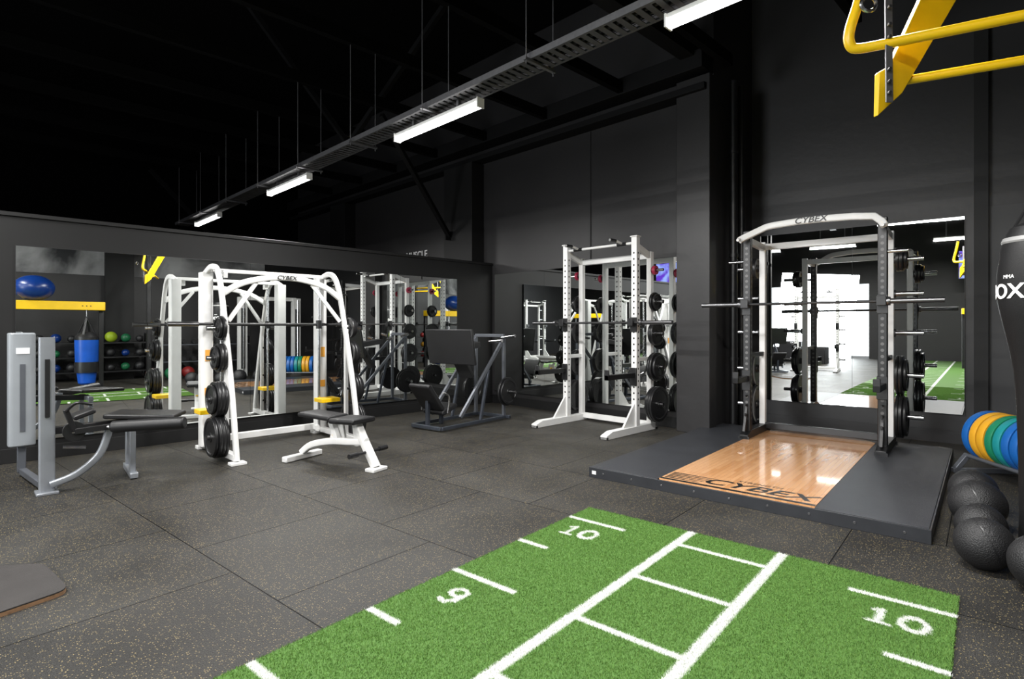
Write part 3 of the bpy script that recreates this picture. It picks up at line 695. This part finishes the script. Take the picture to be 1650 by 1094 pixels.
o = MB().sweep([(0, -.18, 0), (0, .18, 0)], rrect(.28, .065, .03), (1, 0, 0)).build('seat_pad', vinyl, lp, .012); o.location = (-.22, 0, .25); o.rotation_euler = (0, math.radians(-18), 0)
o = MB().sweep([(0, -.18, 0), (0, .18, 0)], rrect(.42, .065, .03), (1, 0, 0)).build('back_pad', vinyl, lp, .012); o.location = (-.46, 0, .42); o.rotation_euler = (0, math.radians(52), 0)
MB().bar((-.44, 0, .05), (-.44, 0, .38), .045, .045).build('pad_support', stl, lp, .004)
MB().bar((-.20, 0, .05), (-.20, 0, .22), .045, .045).build('pad_support', stl, lp, .004)
Ml = Matrix.Translation(lpo) @ Matrix.Rotation(lpr, 4, 'Z')
for s, n in ((-1, 'right'), (1, 'left')):
    load(Ml, (.78, s * .29, .40), (0, s, 0), [.20, .18], f'the low {n} rear horn of the leg press', 'plates on the leg press')

# ------------------------------------------------------------------ bumper plates on cradle
a = PZ(1588, 5.0, 0); b = PZ(1724, 4.15, 0); ax = (b - a).normalized(); th = .075
cr = thing('plate_cradle', 'low silver cradle rack holding coloured bumper plates', 'rack', a, math.atan2(ax.y, ax.x))
Lc = (b - a).length
for y in (-.13, .13):
    MB().tube([(-.06, y, .155), (Lc + .05, y, .155)], .018, 12).build('rail', silverd, cr)
for x in (-.04, Lc):
    MB().bar((x, -.25, .02), (x, .25, .02), .05, .04).build('foot', silverd, cr, .004)
    for s in (-1, 1): MB().bar((x, s * .22, .03), (x, s * .12, .16), .05, .04).build('leg', silverd, cr, .004)
cols_ = [bbl, bye, bye, bgr, btq, bbl, bbl, bbl, bbl]
bl = ['farthest blue bumper plate on the cradle, before the yellow ones', 'first orange bumper plate on the cradle, beside the farthest blue one', 'second orange bumper plate on the cradle, next to the green one', 'dark green bumper plate in the cradle row', 'teal green bumper plate in the cradle row',
      'blue bumper plate on the cradle just in front of the teal one', 'blue bumper plate on the cradle, second after the teal one', 'blue bumper plate on the cradle, third after the teal one', 'nearest blue bumper plate on the cradle']
for i, m in enumerate(cols_):
    p = a + ax * (.03 + i * .092 + th / 2); p.z = .155 + .018 + math.sqrt(.22 ** 2 - .13 ** 2) + .001 - .005
    o = plate(p, ax, .22, th, m, bl[i], 'bumper plates on the cradle', 'bumper_plate')
    h = MB().lathe([(.026, -.04), (.05, -.04), (.05, .04), (.026, .04)], 24, closed=True).build('hub', chrome, o)

# ------------------------------------------------------------------ slam balls
for (px, Z, r, lb) in ((1568, 3.99, .145, 'black slam ball farthest back beside the platform corner'), (1575, 3.65, .155, 'large black slam ball, second farthest in the row by the platform'),
                       (1580, 3.33, .128, 'black slam ball in the middle of the floor row'), (1586, 3.04, .135, 'black slam ball nearest the turf, front of the row'),
                       (1682, 2.76, .14, 'black slam ball cut off by the right edge')):
    t = thing('slam_ball', lb, 'ball', PZ(px, Z, 0), random.random() * 3, 'black slam balls')
    MB().ball((0, 0, r), r, 32, 20).build('ball', ballm, t)
    MB().lathe([(r * 1.003 * math.cos(a_), r * 1.003 * math.sin(a_)) for a_ in (-.02, 0, .02)], 40, Matrix.Translation((0, 0, r)) @ Matrix.Rotation(1.2, 4, 'X')).build('seam', blackp, t)
    MB().lathe([(.001, .003), (.012, .003), (.014, 0)], 12, Matrix.Translation((0, 0, 2 * r - .003))).build('valve', blackp, t)

# ------------------------------------------------------------------ punching bag
bp = PZ(1680, 3.2, 0)
pb = thing('punching_bag', 'black tapered punching bag with white lettering at the right edge', 'punching bag', bp, 0)
MB().lathe([(.001, 1.90), (.08, 1.90), (.14, 1.87), (.165, 1.82), (.185, 1.74), (.200, 1.60), (.198, 1.45), (.18, 1.35), (.160, 1.25), (.14, 1.15), (.125, 1.05), (.118, .95), (.115, .9)], 40).build('body', bagm, pb)
MB().lathe([(.115, .9), (.105, .6), (.10, .2), (.105, .03), (.11, .0), (.001, 0)], 32).build('stand', bagm, pb)
for a_ in range(4): MB().bar((.13 * math.cos(a_ * 1.57 + .3), .13 * math.sin(a_ * 1.57 + .3), 1.86), (0, 0, 2.12), .05, .008).build('top_strap', bagm, pb)
MB().lathe([(.172, 1.812), (.177, 1.80), (.180, 1.79), (.176, 1.78)], 40).build('top_band', mat('grey_piping', (.2, .2, .2), .5), pb)
tocam = (Vector((0, 0, 0)) - bp); tocam.z = 0; tocam.normalize()
zd = Quaternion((0, 0, 1), math.radians(-27)) @ tocam
xd = Vector((0, 0, 1)).cross(zd)
text('lettering', 'BOXING', .115, textw, pb, frameM(zd * .2015 + Vector((0, 0, 1.50)), xd, (0, 0, 1)), ext=.001, off=.0025, bend=.2015, sx=1.05)
zl = Quaternion((0, 0, 1), math.radians(-45)) @ tocam
text('small_lettering', 'MMA', .03, textw, pb, frameM(zl * .2005 + Vector((0, 0, 1.585)), Vector((0, 0, 1)).cross(zl), (0, 0, 1)), ext=.001, off=.0, bend=.2)

# ------------------------------------------------------------------ yellow pull-up rig, upper right
rg = thing('pull_up_rig', 'bright yellow steel pull up rig arm overhead at the top right', 'pull up rig', (0, 0, 0))
def Q(px, py, Z): return Fv * Z + Rv * ((px - CX) / FPX * Z) + Vector((0, 0, H + (HY - py) * Z / FPX))
pA0 = Q(1388, 78, 2.42); zA = pA0.z; pA1 = P(1650, 25, zA); eA = pA1 + (pA1 - pA0) * .7
MB().tube(smoothpath([Q(1398, -60, 2.42), Q(1384, 0, 2.42), Q(1370, 45, 2.42), Q(1368, 66, 2.42), Q(1376, 78, 2.42), Q(1400, 76, 2.40)], 5) + [pA1, eA], .021, 16).build('grip_tube', yellow, rg)
pB0 = Q(1440, 133, 2.5); pB1 = P(1650, 97, pB0.z)
MB().tube([pB0, pB1, pB1 + (pB1 - pB0) * .9], .019, 16).build('grip_tube', yellow, rg)
pl = [Q(1411, 188, 2.40), Q(1413, 118, 2.40), Q(1430, 108, 2.42), Q(1494, -30, 2.5), Q(1556, -30, 2.52), Q(1450, 152, 2.44)]
nrm = (pl[1] - pl[0]).cross(pl[4] - pl[0]).normalized() * .012
n_ = len(pl)
MB().add([p + nrm for p in pl] + [p - nrm for p in pl], [tuple(range(n_)), tuple(range(2 * n_ - 1, n_ - 1, -1))] + [(i, (i + 1) % n_, n_ + (i + 1) % n_, n_ + i) for i in range(n_)]).build('gusset_plate', yellow, rg, .004)
o = MB().bar(Q(1433, 165, 2.36), Q(1431, -40, 2.36), .03, .008, Rv).build('steel_strap', galv, rg, .002)
for py in (150, 132, 112, 60, 40, 12):
    c0 = Q(1432, py, 2.35); MB().tube([c0, c0 - Fv * .012], .007, 8).build('bolt', darkst, o)
MB().lathe([(.0301 + .008 * math.cos(t_), .008 * math.sin(t_)) for t_ in [i * math.pi / 4 for i in range(8)]], 24, frameM(Q(1400, 6, 2.3), Rv, (0, 0, 1)), closed=True).build('hook_ring', chrome, rg)
up = eA.copy(); MB().bar((up.x, up.y, 0), (up.x, up.y, 3.2), .08, .08).build('upright', blackp, rg, .006)
MB().bar(Vector((up.x, up.y, 3.15)), Q(1520, -60, 2.51), .08, .1).build('top_beam', blackp, rg, .006)

# ------------------------------------------------------------------ board at bottom left
c1, c2, c3, c4 = P(70, 905, .03), P(112, 946, .03), P(-150, 1035, .03), P(-200, 925, .03)
def fillet(pts, r, n=5):
    out = []
    for i, p in enumerate(pts):
        a_ = (pts[i - 1] - p).normalized(); b_ = (pts[(i + 1) % len(pts)] - p).normalized()
        s0 = p + a_ * r; s1 = p + b_ * r
        for k_ in range(n + 1):
            t_ = k_ / n; q_ = s0 * (1 - t_) ** 2 + p * 2 * t_ * (1 - t_) + s1 * t_ ** 2; out.append((q_.x, q_.y))
    return out
pl2 = fillet([c1, c2, c3, c4], .07)
bd = thing('exercise_board', 'low rounded exercise board with dark grey top and wooden edge on the floor', 'board', (0, 0, 0))
MB().prism(pl2, .0, .018).build('plywood_core', woodedge, bd)
MB().prism(pl2, .018, .026).build('top_sheet', boardm, bd, .002)

# ------------------------------------------------------------------ the rest of the gym, seen in the mirrors
mu_ = MB().bx(-1.5, 6.2, -3.298, -3.28, 2.6, 3.9).build('wall_mural', muralm); mu_.rotation_euler = (0, 0, BR); tag(mu_, 'stormy grey sky mural high on the side wall, seen in the mirror', 'mural')
bar_ = thing('yellow_shelf_beam', 'yellow steel beam reflected at the far left, carrying the blue ball', 'rig', (1.45, -.7, 0))
MB().bx(-.85, .85, -.12, .12, 1.66, 1.84).build('beam', yellow, bar_, .01)
for x in (-.8, .8): MB().bx(x - .04, x + .04, -.12, -.04, 0, 1.66).build('post', blackp, bar_)
for x in (.45, .52, .59): MB().tube([(x, .121, 1.75), (x, .126, 1.75)], .012, 8).build('bolt', blackp, bar_)
t = thing('gym_ball', 'big shiny blue exercise ball on the yellow beam, in the mirror', 'ball', (1.12, -.7, 1.84)); MB().ball((0, 0, .26), .34, 32, 20, .765).build('ball', bluev, t); MB().lathe([(.001, .004), (.02, .004), (.022, 0)], 12, Matrix.Translation((0, 0, .519))).build('valve', blackp, t)
t = thing('blue_punching_bag', 'blue and black punching bag hanging under the yellow beam, in the mirror', 'punching bag', (1.95, -.42, .10))
MB().lathe([(.001, 0), (.12, 0), (.15, .03), (.20, .5), (.21, .95), (.001, .95)], 32).build('body', bluebag, t)
MB().lathe([(.212, .25), (.214, .30), (.214, .42), (.212, .47)], 32).build('middle_band', blackp, t)
MB().lathe([(.212, .93), (.210, .99), (.17, 1.04), (.10, 1.10), (.001, 1.10)], 32).build('top_band', blackp, t)
for a_ in range(4): MB().bar((.17 * math.cos(a_ * 1.57 + .5), .17 * math.sin(a_ * 1.57 + .5), 1.02), (0, 0, 1.42), .04, .006).build('strap', blackp, t)
MB().tube([(0, 0, 1.35), (0, 0, 1.56)], .01, 6).build('chain', chrome, t)
sh = thing('ball_shelf', 'black shelf of coloured medicine balls, seen in the mirror at left', 'shelf', (1.5, -2.6, 0))
for x in (-.6, .6): MB().bx(x - .02, x + .02, -.2, .2, 0, 1.15).build('side_frame', blackp, sh)
for z in (.2, .55, .9): MB().bx(-.6, .6, -.2, .2, z, z + .03).build('shelf', blackp, sh)
sh2 = copy_tree(sh); sh2.location = (2.85, -2.45, 0); sh2['label'] = 'second black shelf of medicine balls, before the side wall column, in the mirror'
dkb = mat('black_medicine_rubber', (.015, .015, .016), .5)
bc = [(redr, 'red'), (dkb, 'black'), (bluev, 'blue'), (dkb, 'black'), (orr, 'orange'), (dkb, 'black'), (greenr, 'green'), (dkb, 'black')]; kk = 0
for sx_, sy_, sn_ in ((1.5, -2.6, 'first'), (2.85, -2.45, 'second')):
    for z, lv in ((.23, 'lowest'), (.58, 'middle'), (.93, 'top')):
        for j in range(4):
            m, cn = bc[kk % 8]; kk += 1
            if sn_ == 'second' and lv == 'top' and j == 1: m, cn = lime, 'lime'
            r = (.085, .105, .095)[(kk + j) % 3] if cn != 'lime' else .13
            o = MB().ball((0, 0, r), r, 20, 12).build('medicine_ball', m); o.location = (sx_ - .45 + j * .3, sy_ + .03 * ((kk * 7) % 3 - 1), z)
            tag(o, f'{cn} medicine ball, {["first", "second", "third", "fourth"][j]} along the {lv} board of the {sn_} shelf', 'ball', 'medicine balls on the mirrored shelves')
for (x, y, m, cn) in ((3.4, -1.6, redr, 'red'), (3.8, -1.6, greenr, 'green'), (4.2, -1.7, mat('dark_red_rubber', (.2, .01, .01), .5), 'dark red'), (4.6, -1.6, lime, 'lime')):
    o = MB().ball((0, 0, .15), .15, 24, 14).build('floor_ball', m); o.location = (x, y, 0); tag(o, f'{cn} ball on the floor reflected between the machine columns', 'ball', 'balls on the far floor')
dr = thing('dumbbell_rack', 'long black dumbbell rack by the side wall, seen only in mirrors', 'rack', (4.75, -2.35, 0), BR)
for x in (-1.1, 1.1): MB().bar((x, -.25, 0), (x, .1, 1.05), .06, .06, (1, 0, 0)).build('side_frame', blackp, dr)
for z, y in ((.40, -.05), (.85, .10)):
    MB().bx(-1.1, 1.1, y - .14, y + .14, z - .02, z).build('shelf', silverd, dr)
def dumbbell(loc, rz, r):
    t = thing('dumbbell', 'black dumbbell on the rack by the side wall, seen in mirrors', 'dumbbell', loc, rz, 'dumbbells on the side wall rack')
    MB().tube([(0, -.08, r), (0, .08, r)], .015, 10).build('handle', chrome, t)
    for s in (-1, 1): MB().lathe([(.001, -.04), (r * .93, -.04), (r, -.03), (r, .03), (r * .93, .04), (.001, .04)], 18, frameM((0, s * .10, r), (1, 0, 0), (0, 0, 1))).build('head', iron, t)
    return t
for z, y in ((.401, -.05), (.851, .10)):
    for j in range(9):
        lx = -.95 + j * .235; dumbbell((4.75 + lx * math.cos(BR) - y * math.sin(BR), -2.35 + lx * math.sin(BR) + y * math.cos(BR), z), BR, .055 + .003 * j)
cm = thing('cable_machine', 'white twin column cable machine across the turf, seen only in mirrors', 'exercise machine', (6.1, -1.3, 0), BR)
for x in (-.7, .7):
    MB().bx(x - .11, x + .11, -.09, .09, 0, 2.1).build('weight_tower', white, cm, .01)
    MB().bx(x - .05, x + .05, .091, .10, .2, 1.8).build('weight_stack', iron, cm)
    MB().tube([(x, .16, .05), (x, .16, 2.05)], .02, 10).build('guide_rod', chrome, cm)
MB().bx(-.7, .7, -.04, .04, 2.02, 2.12).build('top_beam', white, cm, .006)
cm2 = copy_tree(cm); cm2.location = (-.4, -2.3, 0); cm2['label'] = 'second white cable machine by the side wall behind the camera'
def tv(label, loc, rz, w=.9, h=.5):
    t = thing('television', label, 'television', loc, rz)
    MB().box((0, 0, 0), (.05, w, h)).build('casing', blackp, t, .006); MB().box((.028, 0, 0), (.006, w - .04, h - .04)).build('screen', screenm, t)
    MB().tube([(0, 0, h / 2), (0, 0, 6.0 - loc[2])], .02, 8).build('ceiling_pole', blackp, t)
tv('glowing purple television reflected in the mirror behind the white rack', (-2.05, 8.8, 2.92), 0, .8, .62)
tv('small lit television reflected at the right edge of the platform mirror', tuple(B(-9.5, .45, 3.5)), BR, .6, 1.0)
for i, (x, y, rz, lb) in enumerate(((-3.2, 3.6, math.pi, 'white half rack across the room, reflected in the platform mirror'), (-5.2, 6.0, math.pi, 'farther white half rack across the room, seen only in mirrors'), (-1.6, 5.9, -math.pi / 2, 'white half rack behind the camera by the partition'),
                                    (-2.2, -1.6, -math.pi / 2, 'white half rack on the far side of the turf, seen in mirrors'), (-4.1, -1.8, -math.pi / 2, 'white half rack farther down the far side of the turf'))):
    c = copy_tree(r2); c.location = (x, y, 0); c.rotation_euler = (0, 0, rz); c['label'] = lb
c = copy_tree(lp); c.location = (-1.9, 4.6, 0); c.rotation_euler = (0, 0, 2.6); c['label'] = 'second leg press across the room, seen only in the mirrors'
for (x, y, s_, lb) in ((-6.5, 4.7, .6, 'black plyometric box before the bright doorway'), (-7.6, 5.7, .75, 'taller black plyometric box before the bright doorway'), (-8.6, 6.6, .5, 'short black plyometric box left of the doorway')):
    t = thing('plyometric_box', lb, 'box', B(x, y), BR); MB().box((0, 0, s_ / 2), (.7, .8, s_)).build('box', blackp, t, .02); MB().box((0, 0, s_ + .006), (.66, .76, .012)).build('top_pad', vinyl, t)
yr = thing('yellow_beam_frame', 'yellow beam on black posts at the room end, seen only in mirrors', 'rig', (-6.6, -.9, 0), math.pi / 2)
MB().bx(-.85, .85, -.12, .12, 1.7, 1.88).build('beam', yellow, yr, .01)
for x in (-.8, .8): MB().bx(x - .04, x + .04, -.04, .04, 0, 1.7).build('post', blackp, yr)

# ------------------------------------------------------------------ light
wd_ = bpy.data.worlds.new('World'); SC.world = wd_; wd_.use_nodes = True
wd_.node_tree.nodes['Background'].inputs['Color'].default_value = (.93, .97, 1, 1); wd_.node_tree.nodes['Background'].inputs['Strength'].default_value = 2.2
ld = bpy.data.lights.new('door_light', 'AREA'); ld.shape = 'RECTANGLE'; ld.size = 4.0; ld.size_y = 3.0; ld.energy = 700; ld.color = (.93, .97, 1)
lo = bpy.data.objects.new('door_light', ld); C.objects.link(lo); lo.location = B(-11.3, 5.7, 1.6)
lo.rotation_euler = (Vector((math.cos(BR), math.sin(BR), 0))).to_track_quat('-Z', 'Z').to_euler()

# ------------------------------------------------------------------ camera
cd = bpy.data.cameras.new('camera'); cam = bpy.data.objects.new('camera', cd); C.objects.link(cam)
cd.sensor_width = 36; cd.lens = FPX / 1650 * 36; cd.shift_y = -(547 - HY) / 1650; cd.clip_start = .05
cam.location = (0, 0, H); cam.rotation_euler = (math.pi / 2, 0, A0 - math.pi / 2)
SC.camera = cam
